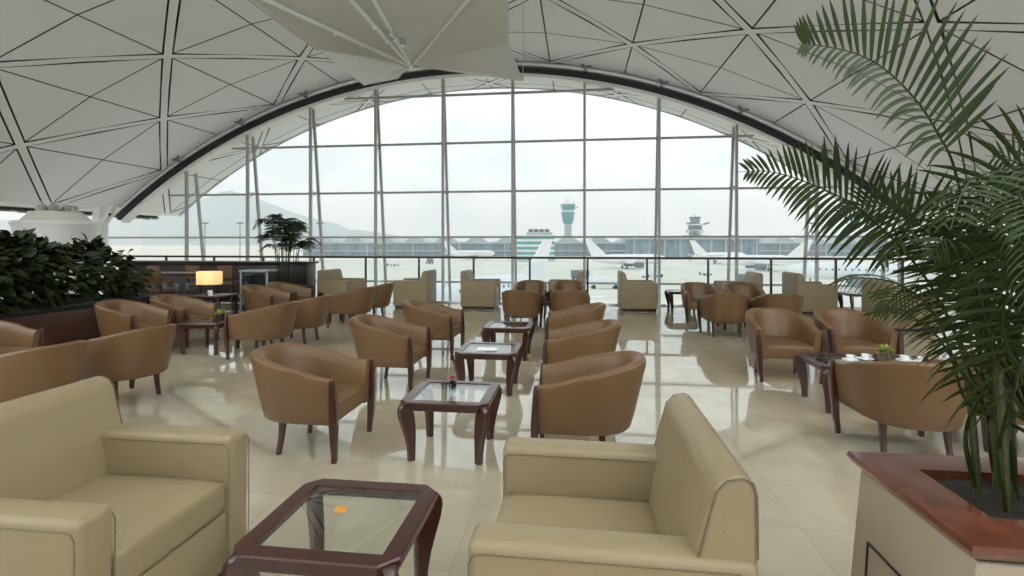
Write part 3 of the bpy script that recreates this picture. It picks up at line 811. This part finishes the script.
FR = [
 # rachis (seen point and distance), rows of leaflets, length, width, count, bare stalk
 ([(990, 430, 1.8), (985, 330, 1.78), (968, 230, 1.74), (954, 167, 1.71), (941, 139, 1.7), (919, 104, 1.69), (887, 71, 1.68), (854, 53, 1.67), (815, 45, 1.66), (798, 44, 1.65)], [(side(.6, .7), .05, .45, 1), (side(-.5, -.6, -.5), .75, 1.0, .8)], .35, .021, 27, .46),
 ([(985, 430, 1.9), (965, 350, 1.9), (930, 285, 1.88), (905, 252, 1.87), (880, 227, 1.86), (854, 205, 1.85), (825, 190, 1.84), (795, 178, 1.83), (765, 171, 1.82), (738, 172, 1.81)], [(side(.1, .9), .5, .5, 1), (side(-.4, -.8, -.2), .7, .9, .95)], .25, .018, 30, .42),
 ([(985, 440, 1.6), (968, 380, 1.56), (935, 315, 1.5), (900, 285, 1.46), (860, 278, 1.42), (830, 284, 1.4)], [(side(-.3, .6, .5), 1.0, 1.2, 1), (side(-.3, -.9), .5, 1.0, .9)], .16, .007, 20, .4),
 ([(995, 430, 1.7), (990, 330, 1.65), (995, 240, 1.6), (1018, 175, 1.55), (1060, 140, 1.5), (1100, 140, 1.45)], [(side(-.7, .8), .6, .5, 1), (side(.3, -.9), .5, .6, .9)], .33, .016, 24, .35),
 ([(990, 430, 1.85), (975, 330, 1.9), (945, 250, 1.95), (905, 215, 2.0), (870, 206, 2.05), (840, 215, 2.1)], [(side(-.1, .9), .5, .6, 1), (side(-.1, -.9), .5, .7, .9)], .25, .016, 26, .4),
 ([(1000, 440, 1.55), (1008, 350, 1.45), (1012, 270, 1.38), (1025, 205, 1.3), (1055, 170, 1.25)], [(side(-.8, .2), 1.1, .5, 1), (side(.6, -.6), .9, .6, .9)], .28, .016, 22, .3),
 ([(985, 440, 1.7), (965, 360, 1.62), (942, 305, 1.55), (918, 285, 1.5), (895, 295, 1.46), (880, 318, 1.44)], [(side(-.7, -.1), .6, .8, 1), (side(.7, -.4), .5, .8, .9)], .16, .010, 20, .45),
 ([(1000, 440, 1.8), (1020, 330, 1.85), (1040, 230, 1.9), (1060, 150, 1.95), (1090, 110, 2.0)], [(side(-.8, .5), .6, .4, 1), (side(.5, -.6), .5, .5, .9)], .34, .019, 22, .35),
 ([(1000, 440, 1.75), (1000, 330, 1.85), (980, 255, 2.0), (955, 215, 2.1), (920, 200, 2.2)], [(side(-.2, .9), .4, .5, 1), (side(0, -.9), .5, .6, .9)], .24, .018, 24, .35),
 ([(1000, 450, 1.6), (992, 370, 1.5), (980, 300, 1.42), (965, 255, 1.36), (945, 240, 1.32), (928, 262, 1.3)], [(side(-.7, .1), .8, .5, 1), (side(.7, -.2), .8, .5, .9)], .18, .013, 22, .35),
 ([(1005, 450, 1.7), (1030, 350, 1.6), (1060, 280, 1.5), (1110, 240, 1.4), (1160, 250, 1.35)], [(side(-.3, .9), .6, .5, 1), (side(.3, -.9), .6, .5, .9)], .3, .017, 22, .3),
 ([(1000, 450, 1.9), (1000, 350, 2.1), (990, 280, 2.3), (965, 240, 2.5), (930, 232, 2.6)], [(side(-.4, .8), .6, .5, 1), (side(0, -.9), .6, .6, .9)], .28, .02, 24, .35),
 ([(1000, 450, 1.5), (1020, 370, 1.35), (1035, 300, 1.24), (1025, 250, 1.18), (1000, 225, 1.14)], [(side(.3, .5), 1.1, .5, 1), (side(-.2, -.9), .5, .5, .9)], .2, .014, 18, .4),
 ([(985, 450, 1.72), (970, 405, 1.66), (950, 355, 1.6), (925, 325, 1.56), (893, 312, 1.52), (862, 316, 1.5)], [(side(-.2, .6, .4), .9, 1.2, 1), (side(-.2, -.8), .4, 1, .9)], .14, .007, 18, .45),
 ([(1000, 450, 1.75), (1015, 340, 1.75), (1035, 250, 1.7), (1045, 200, 1.68), (1020, 165, 1.66), (985, 155, 1.64)], [(side(.2, .9), .6, .4, 1), (side(-.2, -.9), .6, .5, 1)], .27, .016, 24, .4),
 ([(1000, 450, 1.7), (990, 390, 1.68), (975, 330, 1.66), (960, 270, 1.64), (950, 225, 1.62)], [(side(-.9, .1), .5, .5, 1), (side(.9, .1), .5, .5, 1)], .18, .013, 20, .35),
]
for k in range(11):                      # inner fronds, filling the crown all round
    a = k*2.399; ex = 1010+75*math.cos(a); dd = 1.72+.45*math.sin(a); ey = 205+40*math.sin(k*1.7)
    FR.append(([(1000, 450, 1.72), (lerp(1000, ex, .2), 350, lerp(1.72, dd, .25)), (lerp(1000, ex, .5), lerp(350, ey, .65), lerp(1.72, dd, .6)), (lerp(1000, ex, .85), ey, dd), (lerp(1000, ex, 1.5), ey+12, dd+.2*math.sin(a)), (lerp(1000, ex, 2.0), ey+50, dd+.35*math.sin(a))],
               [(side(-math.sin(a), .5, math.cos(a)), .7, .5, 1), (side(math.sin(a), -.2, -math.cos(a)), .9, .5, .95)], .28, .013, 26, .32))
for i, (P, sd, L, w, n, st) in enumerate(FR):
    pts = rp(P); b0 = stems[i % len(stems)]
    frond(palm, [b0, b0+(b0-base)*.25+Vector((0, 0, .22))]+pts[1:], sd, L, w, n, .0065, st, seed=i)
for i in range(13):
    b0 = stems[i]-base; a = 2.399*i
    q = [b0, b0+Vector((math.cos(a)*.02, math.sin(a)*.02, .3)), b0+Vector((math.cos(a)*.04, math.sin(a)*.04, .45+.03*(i % 4)))]
    MB().tube(q, [.012, .011, .007], 8).build('cane', M['stem'], palm)
# its planter
pb = empty('planter', (PX0, PY0, 0), label='cream plaster planter with polished red granite rim in the near right corner', cat='planter')
def pchild(mb, nm, m, **k):
    o = mb.build(nm, m, pb, **k); o.matrix_parent_inverse = Matrix.Translation(-Vector(pb.location)); return o
def flare(p):
    q = p.copy(); kx = .045*(1-p.z/PZ); q.x += -kx if p.x < (PX0+PX1)/2 else kx; q.y += -kx if p.y < (PY0+PY1)/2 else kx; return q
mb = MB(); mb.box(((PX0+PX1)/2, (PY0+PY1)/2, (PZ-.06)/2), (PX1-PX0-.05, PY1-PY0-.05, PZ-.06), .004, 1, fn=flare); pchild(mb, 'body', M['plaster'])
mb = MB(); rw = .145
def rect(x0, x1, y0, y1, z): return [V((x0, y0, z)), V((x1, y0, z)), V((x1, y1, z)), V((x0, y1, z))]
def o_(e, z): return rect(PX0-e, PX1+e, PY0-e, PY1+e, z)
def i_(e, z): return rect(PX0+rw-e, PX1-rw+e, PY0+rw-e, PY1-rw+e, z)
mb.loft([o_(-.03, PZ-.045), o_(0, PZ-.04), o_(.012, PZ-.02), o_(.006, PZ-.004), o_(-.004, PZ), i_(0, PZ), i_(0, PZ-.045), o_(-.03, PZ-.045)], caps=False)
pchild(mb, 'rim', M['granite'])
t = MB()
for ix in range(16):
    for iy in range(8):
        xa, xb = lerp(PX0+rw-.01, PX1-rw+.01, ix/16), lerp(PX0+rw-.01, PX1-rw+.01, (ix+1)/16); ya, yb = lerp(PY0+rw-.01, PY1-rw+.01, iy/8), lerp(PY0+rw-.01, PY1-rw+.01, (iy+1)/8)
        zz = lambda a, b: PZ-.03+.008*math.sin(a*23)*math.cos(b*31)
        t.face([(xa, ya, zz(xa, ya)), (xb, ya, zz(xb, ya)), (xb, yb, zz(xb, yb)), (xa, yb, zz(xa, yb))])
pchild(t, 'soil', M['soil'])
mb = MB(); xs = lambda z: PX0+.025-.045*(1-z/PZ)-.0015
ya, yb, zt = PY0+.12, PY1-.10, .48
for a, b in (((ya, zt), (yb, zt)), ((yb, zt), (yb, .12)), ((ya, zt), (ya, .12)), ((ya, .12), (yb, .12))):
    mb.bar((xs(a[1]), a[0], a[1]), (xs(b[1]), b[0], b[1]), .008, .006, up=Vector((1, 0, 0)))
pchild(mb, 'inlay_line', M['black'])

# indoor palm by the railing
ip = cw((286-512)/F*12.45, 12.45, 0)
tr = empty('planter_trough', (ip.x, ip.y, 0), label='dark rectangular trough under the indoor palm by the railing', cat='planter')
MB().box((0, 0, .27), (1.25, .5, .54), .01).build('body', M['wood_d'], tr); MB().box((0, 0, .545), (1.15, .4, .02)).build('soil', M['soil'], tr)
p2 = empty('kentia_palm', (ip.x, ip.y, .55), label='feathery indoor palm standing before the window left of the centre', cat='palm')
b2 = Vector(p2.location)
for i in range(22):
    a = i*2.399; h = .95+.75*((i*7) % 10)/10; r = .15+.38*((i*3) % 7)/7
    b0 = b2+Vector((math.cos(a)*.25*abs(math.cos(i)), math.sin(a)*.08, 0)); d = Vector((math.cos(a), math.sin(a)*.7, 0))
    frond(p2, [b0, b0+d*.06+UP*h*.55, b0+d*r*.5+UP*h*.95, b0+d*r+UP*(h*1.0+.02), b0+d*(r+.25)+UP*(h*.84)], [(d.cross(UP), .7, .6, 1), (-d.cross(UP), .7, .6, 1)], .38, .032, 17, .010, .46, M['leaf2'], seed=40+i)

# ------------------------------------------------------------------ hanging reflector under the vault
hub = ray(411, 64.6, 13.0)
rf = empty('ceiling_reflector', tuple(hub), label='pale folded reflector sheet with tube ribs hanging below the roof apex', cat='reflector')
tipL, tipR = ray(364, 85.5, 12.4), ray(523, 80.5, 12.4)
foldL, foldR = ray(318, 50, 11.6), ray(508, 42, 11.6)
A, B_, C_, D_ = ray(225, -22, 9.0), ray(318, -40, 8.6), ray(350, -45, 8.6), ray(507, -48, 8.8)
EL, ER = ray(215, -25, 9.4), ray(490, -40, 9.4)
bot = ray(446, 71, 12.7); b1 = ray(398, 79, 12.6)
def sheet(nm, pts, thick=.03):
    mb = MB(); n = (pts[1]-pts[0]).cross(pts[2]-pts[0]).normalized()*thick
    mb.loft([[p-hub for p in pts], [p-hub+n for p in pts]]); return mb.build(nm, M['sail'], rf, smooth=False)
sheet('sheet_panel', [hub, A, EL, foldL]); sheet('sheet_panel', [hub, foldL, tipL]); sheet('sheet_panel', [hub, tipL, b1])
sheet('sheet_panel', [hub, B_, A]); sheet('sheet_panel', [hub, C_, B_]); sheet('sheet_panel', [hub, D_, C_])
sheet('sheet_panel', [hub, foldR, ER, D_]); sheet('sheet_panel', [hub, tipR, foldR]); sheet('sheet_panel', [hub, bot, tipR])
for q, r in ((A, .05), (B_, .045), (C_, .045), (D_, .035), (foldL, .012), (foldR, .012)):
    o = Vector((0, 0, -.05)) if r > .02 else Vector((0, 0, -.012))
    mb = MB(); mb.tube([o, q-hub+o], r, 10)
    if r > .04:
        for k in (.35, .5): 
            c = (q-hub)*k+o; mb.lathe([(0, -.05), (.03, -.05), (.035, .0), (.0, .0)], c+Vector((0, 0, -.04)), 10)
    mb.build('rib', M['white'], rf)
MB().lathe([(0, -.16), (.09, -.13), (.12, -.04), (.1, .06), (0, .1)], n=18).build('hub', M['steel'], rf)
for q in (hub, tipL, tipR, foldR, foldL):
    zt = VZ+math.sqrt(VR**2-(q.x-VX)**2)
    MB().tube([q-hub+V((0, 0, .02)), V((q.x, q.y, zt))-hub], .012, 6).build('hanger', M['steel'], rf)
mb = MB(); c = ray(397, 38, 11.2)-hub
mb.tube([c+V((-.18, 0, .1)), c, c+V((.1, 0, -.08))], .03, 8); mb.lathe([(0, -.12), (.07, -.12), (.06, .04), (0, .06)], c+V((.12, 0, -.06)), 12)
mb.build('spotlight', M['steel'], rf)

# ------------------------------------------------------------------ the airfield
GZ = -9.0
tag(MB().box((0, 2020, GZ-.25), (6000, 4000, .5)).build('apron_ground', M['tarmac'], smooth=False), kind='structure')
def at_d(px, yc): return cw((px-512)/F*yc, yc, GZ)
hz = D.materials.new('damp_haze'); hz.use_nodes = True; hn = hz.node_tree
for n_ in list(hn.nodes): hn.nodes.remove(n_)
ho = hn.nodes.new('ShaderNodeOutputMaterial'); hv = hn.nodes.new('ShaderNodeVolumeScatter'); hv.inputs['Color'].default_value = (.88, .95, 1, 1); hv.inputs['Density'].default_value = .00045
hv.inputs['Anisotropy'].default_value = .3
hn.links.new(hv.outputs[0], ho.inputs['Volume'])
o = MB().box((0, 2045, 120), (5800, 3900, 257)).build('haze', hz, smooth=False); tag(o, 'thin pale haze lying over the airfield and hills', 'haze', kind='stuff')
def hills():
    mb = MB(); R = 3200
    sil = [(-200, 215), (60, 224), (140, 215), (190, 203), (228, 193), (262, 200), (300, 217), (335, 224), (352, 232), (385, 234), (420, 240), (470, 242), (520, 243), (700, 242.5), (860, 239), (960, 236), (1200, 234)]
    N = 120; rows = []
    for i in range(N+1):
        px = -200+1400*i/N; y = interp(sil, px)-.9*math.sin(px*.09)-.6*math.sin(px*.23)
        hgt = max(2, (HY+1.5-y)/F*R+10)
        ring = []
        for k, (dd, hh) in enumerate(((-900, 0), (-600, .3), (-350, .6), (-150, .86), (0, 1), (300, .8), (700, 0))):
            yc = R+dd+60*math.sin(i*.7+k)
            p = cw((px-512)/F*yc, yc, GZ-1+hgt*hh*(1+.06*math.sin(i*1.1+k*2) if 0 < hh < 1 else hh)); ring.append(p)
        rows.append(ring)
    mb.loft(rows, closed=False)
    return mb.build('hills', M['hill'], recalc=False, ang=80)
tag(hills(), kind='structure')
# long terminal with barrel roofs
d0 = 420
tm = empty('terminal_building', tuple(at_d(600, d0)), rz=TH, label='long low terminal with a row of arched roofs across the airfield', cat='building')
MB().box((20, 12, 5), (520, 24, 10), .2, 1).build('glazed_body', M['term_glass'], tm)
MB().box((20, 11, 10.6), (530, 28, 1.2), .2, 1).build('roof_slab', M['term'], tm)
MB().box((20, -1.5, 4.2), (522, 3, .9), .1, 1).build('walkway', M['term'], tm)
for i in range(20):
    x = -225+i*25
    pr = [(x-9+18*k/12, 11.2+4.6*math.sin(PI*k/12)) for k in range(13)]
    MB().prism(pr, 2, 24, 'y').build('barrel_roof', M['term'], tm)
for i in range(14):
    MB().box((-225+i*37, -.4, 5), (1.2, 1, 10)).build('pier', M['term'], tm)
tl = empty('concourse_building', tuple(at_d(770, 330)), rz=TH, label='grey glass-fronted concourse block left of the second control tower base', cat='building')
MB().box((0, 8, 6.5), (84, 16, 13), .2, 1).build('body', M['term_glass'], tl)
MB().box((0, 7, 13.4), (90, 20, 1), .1, 1).build('roof_slab', M['term'], tl)
for i in range(9): MB().box((-40+i*10, -.3, 6.5), (1, .8, 13)).build('fin_column', M['term'], tl)
tl.location = at_d(695, 340); tl['label'] = 'grey glass-fronted concourse block below the smaller control tower'
# teal building
tb = empty('teal_building', tuple(at_d(533, 300)), rz=TH, label='teal glazed office block with rooftop plant left of the tall control tower', cat='building')
for k in range(5): MB().box((0, 8, 1.6+k*3), (25, 16, 1.7), .05, 1).build('window_band', M['teal'], tb)
MB().box((0, 8.1, 7.6), (24.6, 15.6, 15), .05, 1).build('body', M['plane'], tb)
MB().box((4, 8, 16), (15, 10, 1.8), .1, 1).build('plant_room', M['term'], tb)
for k in range(4): MB().lathe([(0, 17), (1.3, 17), (1.5, 18.6), (0, 19)], (-1+k*3.2, 8, 0), 12).build('roof_dish', M['plane_g'], tb)
# control towers
def tower(px_, d, top, lab, s=1, shaft='term'):
    t = empty('control_tower', tuple(at_d(px_, d)), rz=TH, label=lab, cat='tower')
    h = top-GZ; r = 4.3*s
    MB().lathe([(0, 0), (r*1.15, 0), (r, 8), (r*.9, h-28*s), (0, h-28*s)], n=28).build('shaft', M[shaft], t)
    MB().lathe([(0, h-28*s), (r*.95, h-28*s), (r*1.35, h-25*s), (r*1.5, h-20*s), (r*1.6, h-17*s), (r*1.6, h-15*s), (0, h-15*s)], n=28).build('lower_floors', M['teal'], t)
    MB().lathe([(0, h-15*s), (r*1.95, h-15*s), (r*1.95, h-13.6*s), (0, h-13.6*s)], n=28).build('balcony', M['plane'], t)
    MB().lathe([(0, h-13.6*s), (r*1.3, h-13.6*s), (r*1.75, h-7*s), (0, h-7*s)], n=12).build('cab_glazing', M['teal'], t)
    MB().lathe([(0, h-7*s), (r*1.8, h-7*s), (r*1.75, h-5*s), (r*.7, h-4.4*s), (r*.6, h-1.6*s), (0, h-1.4*s)], n=28).build('roof_cap', M['plane'], t)
    mb = MB()
    for k in range(8): mb.tube([(r*1.45*math.cos(k*PI/4), r*1.45*math.sin(k*PI/4), h-14*s), (r*1.78*math.cos(k*PI/4), r*1.78*math.sin(k*PI/4), h-7*s)], .22*s, 5)
    mb.build('cab_posts', M['plane_g'], t)
    MB().lathe([(0, 0), (1.3*s, .0), (1.5*s, 1.2*s), (1.0*s, 2.2*s), (0, 2.5*s)], (0, 0, h-1.6*s), 14).tube([(2*s, 0, h-4*s), (2*s, 0, h+4*s)], .18*s, 5).tube([(-1.8*s, 0, h-4*s), (-1.8*s, 0, h+2.5*s)], .15*s, 5).build('radome', M['plane'], t)
    MB().bar((r*1.6, 0, h-11*s), (r*2.5, 0, h-10*s), .6*s, .8*s).build('radar_arm', M['plane_g'], t)
    return t
tower(568, 480, H+(HY-198)/F*480, 'tall pale control tower with green-glazed cab rising mid window', .87)
t2 = empty('control_tower', tuple(at_d(695, 348)), rz=TH, label='smaller dark control tower with open frames on the concourse roof', cat='tower')
for k, (z0, z1, r, mm) in enumerate(((14.0, 15.6, 9, 'plane_g'), (15.6, 18.5, 3.2, 'term'), (18.5, 19.3, 6.4, 'plane'), (19.3, 22.2, 4.8, 'plane_g'), (22.2, 23.1, 5.6, 'plane'), (23.1, 27.2, 3.4, 'term_glass'), (27.2, 27.9, 4.2, 'plane_g'), (27.9, 30, .9, 'plane'))):
    MB().lathe([(0, z0), (r*.92, z0), (r, z1), (0, z1)], n=10).build(('base', 'neck', 'lower_deck', 'open_frame', 'upper_deck', 'cab', 'roof_cap', 'mast')[k], M[mm], t2)
mb = MB()
for k in range(8): mb.tube([(3*math.cos(k*PI/4), 3*math.sin(k*PI/4), 15.6), (6.2*math.cos(k*PI/4), 6.2*math.sin(k*PI/4), 19)], .3, 5)
mb.build('bracing', M['plane'], t2)
MB().bar((5.5, 0, 23), (9.5, 0, 24.2), .7, 1.0).build('radar_arm', M['plane_g'], t2)
# airliners
def airliner(px_, d, heading, lab, L=36, finm='plane', s=1):
    p = at_d(px_, d); a = empty('airliner', tuple(p), rz=TH+math.radians(heading), label=lab, cat='aircraft', group='airliners parked on the apron')
    r = 2.05*s; zc = 3.9*s; L = L*s
    prof = [(-L/2, .15), (-L/2+1.5*s, .6*s), (-L/2+5*s, 1.35*s), (-L/2+10*s, r), (L/2-6*s, r), (L/2-3*s, r*.86), (L/2-1*s, r*.5), (L/2, .1)]
    MB().lathe([(rr_, x) for x, rr_ in prof], (0, 0, zc), 24, 'x').build('fuselage', M['plane'], a)
    mb = MB()
    for i in range(int(L/s/1.3)-10):
        for sg in (-1, 1): mb.box((L/2-7*s-i*1.3*s, sg*r*.985, zc+.45*s), (.35*s, .12*s, .45*s))
    mb.build('window_row', M['plane_g'], a, smooth=False)
    for sg in (-1, 1):
        MB().prism([(3.5*s, sg*1.2*s), (-2*s, sg*1.2*s), (-6.4*s, sg*16.5*s), (-4.6*s, sg*17*s)], zc-1.1*s, zc-.75*s, 'z').build('wing', M['plane'], a)
        MB().prism([(-L/2+5*s, sg*.6*s), (-L/2+2*s, sg*.6*s), (-L/2+.4*s, sg*6*s), (-L/2+1.8*s, sg*6.2*s)], zc+.5*s, zc+.75*s, 'z').build('tailplane', M['plane'], a)
        MB().lathe([(.85*s, -1.8*s), (1.1*s, -.5*s), (1.15*s, 1.6*s), (.95*s, 2.1*s), (.85*s, 1.9*s), (.3*s, 1.2*s)], (2.2*s, sg*5.8*s, zc-2.2*s), 18, 'x').build('engine', M['plane_g'], a)
    MB().prism([(-L/2+8*s, zc+1.6*s), (-L/2+1.6*s, zc+.9*s), (-L/2-1.4*s, zc+7.9*s), (-L/2+1.2*s, zc+7.9*s)], -.2*s, .2*s, 'y').build('tail_fin', M[finm], a)
    for x, y in ((L/2-5*s, 0), (-1.5*s, 2.6*s), (-1.5*s, -2.6*s)):
        mb = MB(); mb.tube([(x, y, zc-1.5*s), (x, y, .5*s)], .18*s, 6)
        for e in (-.35, .35): mb.lathe([(0, -.2*s), (.55*s, -.2*s), (.55*s, .2*s), (0, .2*s)], (x, y+e*s, .55*s), 12, 'x')
        mb.build('landing_gear', M['plane_g'], a)
    return a
airliner(628, 215, 8, 'white airliner parked side-on between the two control towers', 34)
airliner(492, 78, 235, 'nearest white airliner with a tall white fin below the teal block', 34, s=.95)
airliner(762, 200, 172, 'white airliner parked side-on right of the smaller tower', 34)
airliner(720, 260, 10, 'white airliner with small upright fin in front of the concourse', 30)
airliner(870, 120, 150, 'airliner seen behind the palm fronds with a white-green fin', 34, 'fin_teal')
airliner(470, 330, 5, 'distant small airliner far left of the teal block', 32)
# service vehicles
def truck(px_, d, lab, m, s=1, hd=0):
    p = at_d(px_, d); t = empty('service_truck', tuple(p), rz=TH+hd, label=lab, cat='vehicle', group='service vehicles on the apron')
    MB().box((0, 0, 1.7*s), (5*s, 2.2*s, 2.2*s), .15).build('cargo_box', M[m], t)
    MB().prism([(2.6*s, .5*s), (4.5*s, .5*s), (4.5*s, 1.3*s), (4*s, 2.3*s), (2.6*s, 2.3*s)], -1*s, 1*s, 'y').build('cab', M['plane'], t)
    for x in (-1.6, 3.4):
        for y in (-1, 1):
            mb = MB(); rg = [[Vector((x*s+.5*s*math.cos(2*PI*k/12), y*s+dy*s, .5*s+.5*s*math.sin(2*PI*k/12))) for k in range(12)] for dy in (-.15, .15)]
            mb.loft(rg); mb.build('wheel', M['black'], t)
for i, (px_, d, l, m) in enumerate(((600, 120, 'white service truck on the apron left of centre right mullion', 'plane'), (580, 150, 'grey service truck beside the nearest airliner', 'plane_g'),
        (742, 130, 'dark service truck on the apron behind the distant right chairs', 'plane_g'), (706, 170, 'white box truck in front of the concourse', 'plane'),
        (430, 260, 'small grey truck far out on the empty apron', 'plane_g'), (394, 240, 'small pale truck on the apron at the far left', 'plane'),
        (458, 62, 'pale box truck seen just under the railing at the left of centre', 'plane'), (655, 160, 'white truck right of the side-on airliner', 'plane'))):
    truck(px_, d, l, m, hd=i*.5)
truck(868, 62, 'orange service truck glimpsed behind the palm leaflets', 'orange', .62)
for px_ in (205, 240, 320, 690, 812):
    p = at_d(px_, 300)
    tag(MB().tube([p, p+V((0, 0, 22))], .25, 6).box(p+V((0, 0, 22)), (4, .6, .8)).build('floodlight_mast', M['plane_g']), 'thin floodlight mast standing on the distant apron', 'mast', 'floodlight masts on the apron')

# ------------------------------------------------------------------ light
w = D.worlds.new('overcast'); bpy.context.scene.world = w; w.use_nodes = True; nt = w.node_tree
bg = nt.nodes['Background']; tc = nt.nodes.new('ShaderNodeTexCoord'); mp = nt.nodes.new('ShaderNodeMapping'); mp.inputs['Scale'].default_value = (2, 2, 5)
n = nt.nodes.new('ShaderNodeTexNoise'); n.inputs['Scale'].default_value = 2.2; n.inputs['Detail'].default_value = 6; n.inputs['Roughness'].default_value = .55
cr = nt.nodes.new('ShaderNodeValToRGB'); cr.color_ramp.elements[0].position = .35; cr.color_ramp.elements[0].color = (.73, .80, .84, 1)
cr.color_ramp.elements[1].position = .62; cr.color_ramp.elements[1].color = (.97, .98, .98, 1)
nt.links.new(tc.outputs['Generated'], mp.inputs[0]); nt.links.new(mp.outputs[0], n.inputs['Vector']); nt.links.new(n.outputs['Fac'], cr.inputs[0]); nt.links.new(cr.outputs[0], bg.inputs[0])
SKY = 1.25; UP_W = 560
bg.inputs[1].default_value = SKY
def area(name, loc, rot, sx, sy, power, col):
    l = D.lights.new(name, 'AREA'); l.shape = 'RECTANGLE'; l.size = sx; l.size_y = sy; l.energy = power; l.color = col; l.spread = math.radians(115)
    o = D.objects.new(name, l); COL.objects.link(o); o.location = loc; o.rotation_euler = rot; return o
# broad uplighters standing low beside and behind the viewpoint, washing the vault
for y in (-7, -2.5, 2):
    area('uplighter', (-12.5, y, 2.5), (PI, .35, 0), 2.5, 2.5, UP_W, (.88, .95, 1))
    area('uplighter', (5.5, y, 2.5), (PI, -.35, 0), 2.5, 2.5, UP_W, (.88, .95, 1))

# ------------------------------------------------------------------ camera
cam = D.cameras.new('camera'); co = D.objects.new('camera', cam); COL.objects.link(co)
cam.sensor_width = 36; cam.lens = F/1024*36; cam.shift_y = -(288-HY)/1024; cam.clip_end = 8000; cam.clip_start = .05
co.location = (0, 0, H); co.rotation_euler = (PI/2, 0, TH)
sc = bpy.context.scene; sc.camera = co
sc.view_settings.view_transform = 'Standard'; sc.view_settings.look = 'None'; sc.view_settings.gamma = 1
sc.view_settings.use_curve_mapping = False; sc.view_settings.exposure = 0.0
sc.cycles.max_bounces = 10; sc.cycles.transparent_max_bounces = 16; sc.cycles.diffuse_bounces = 5
sc.cycles.volume_bounces = 3; sc.cycles.use_denoising = True
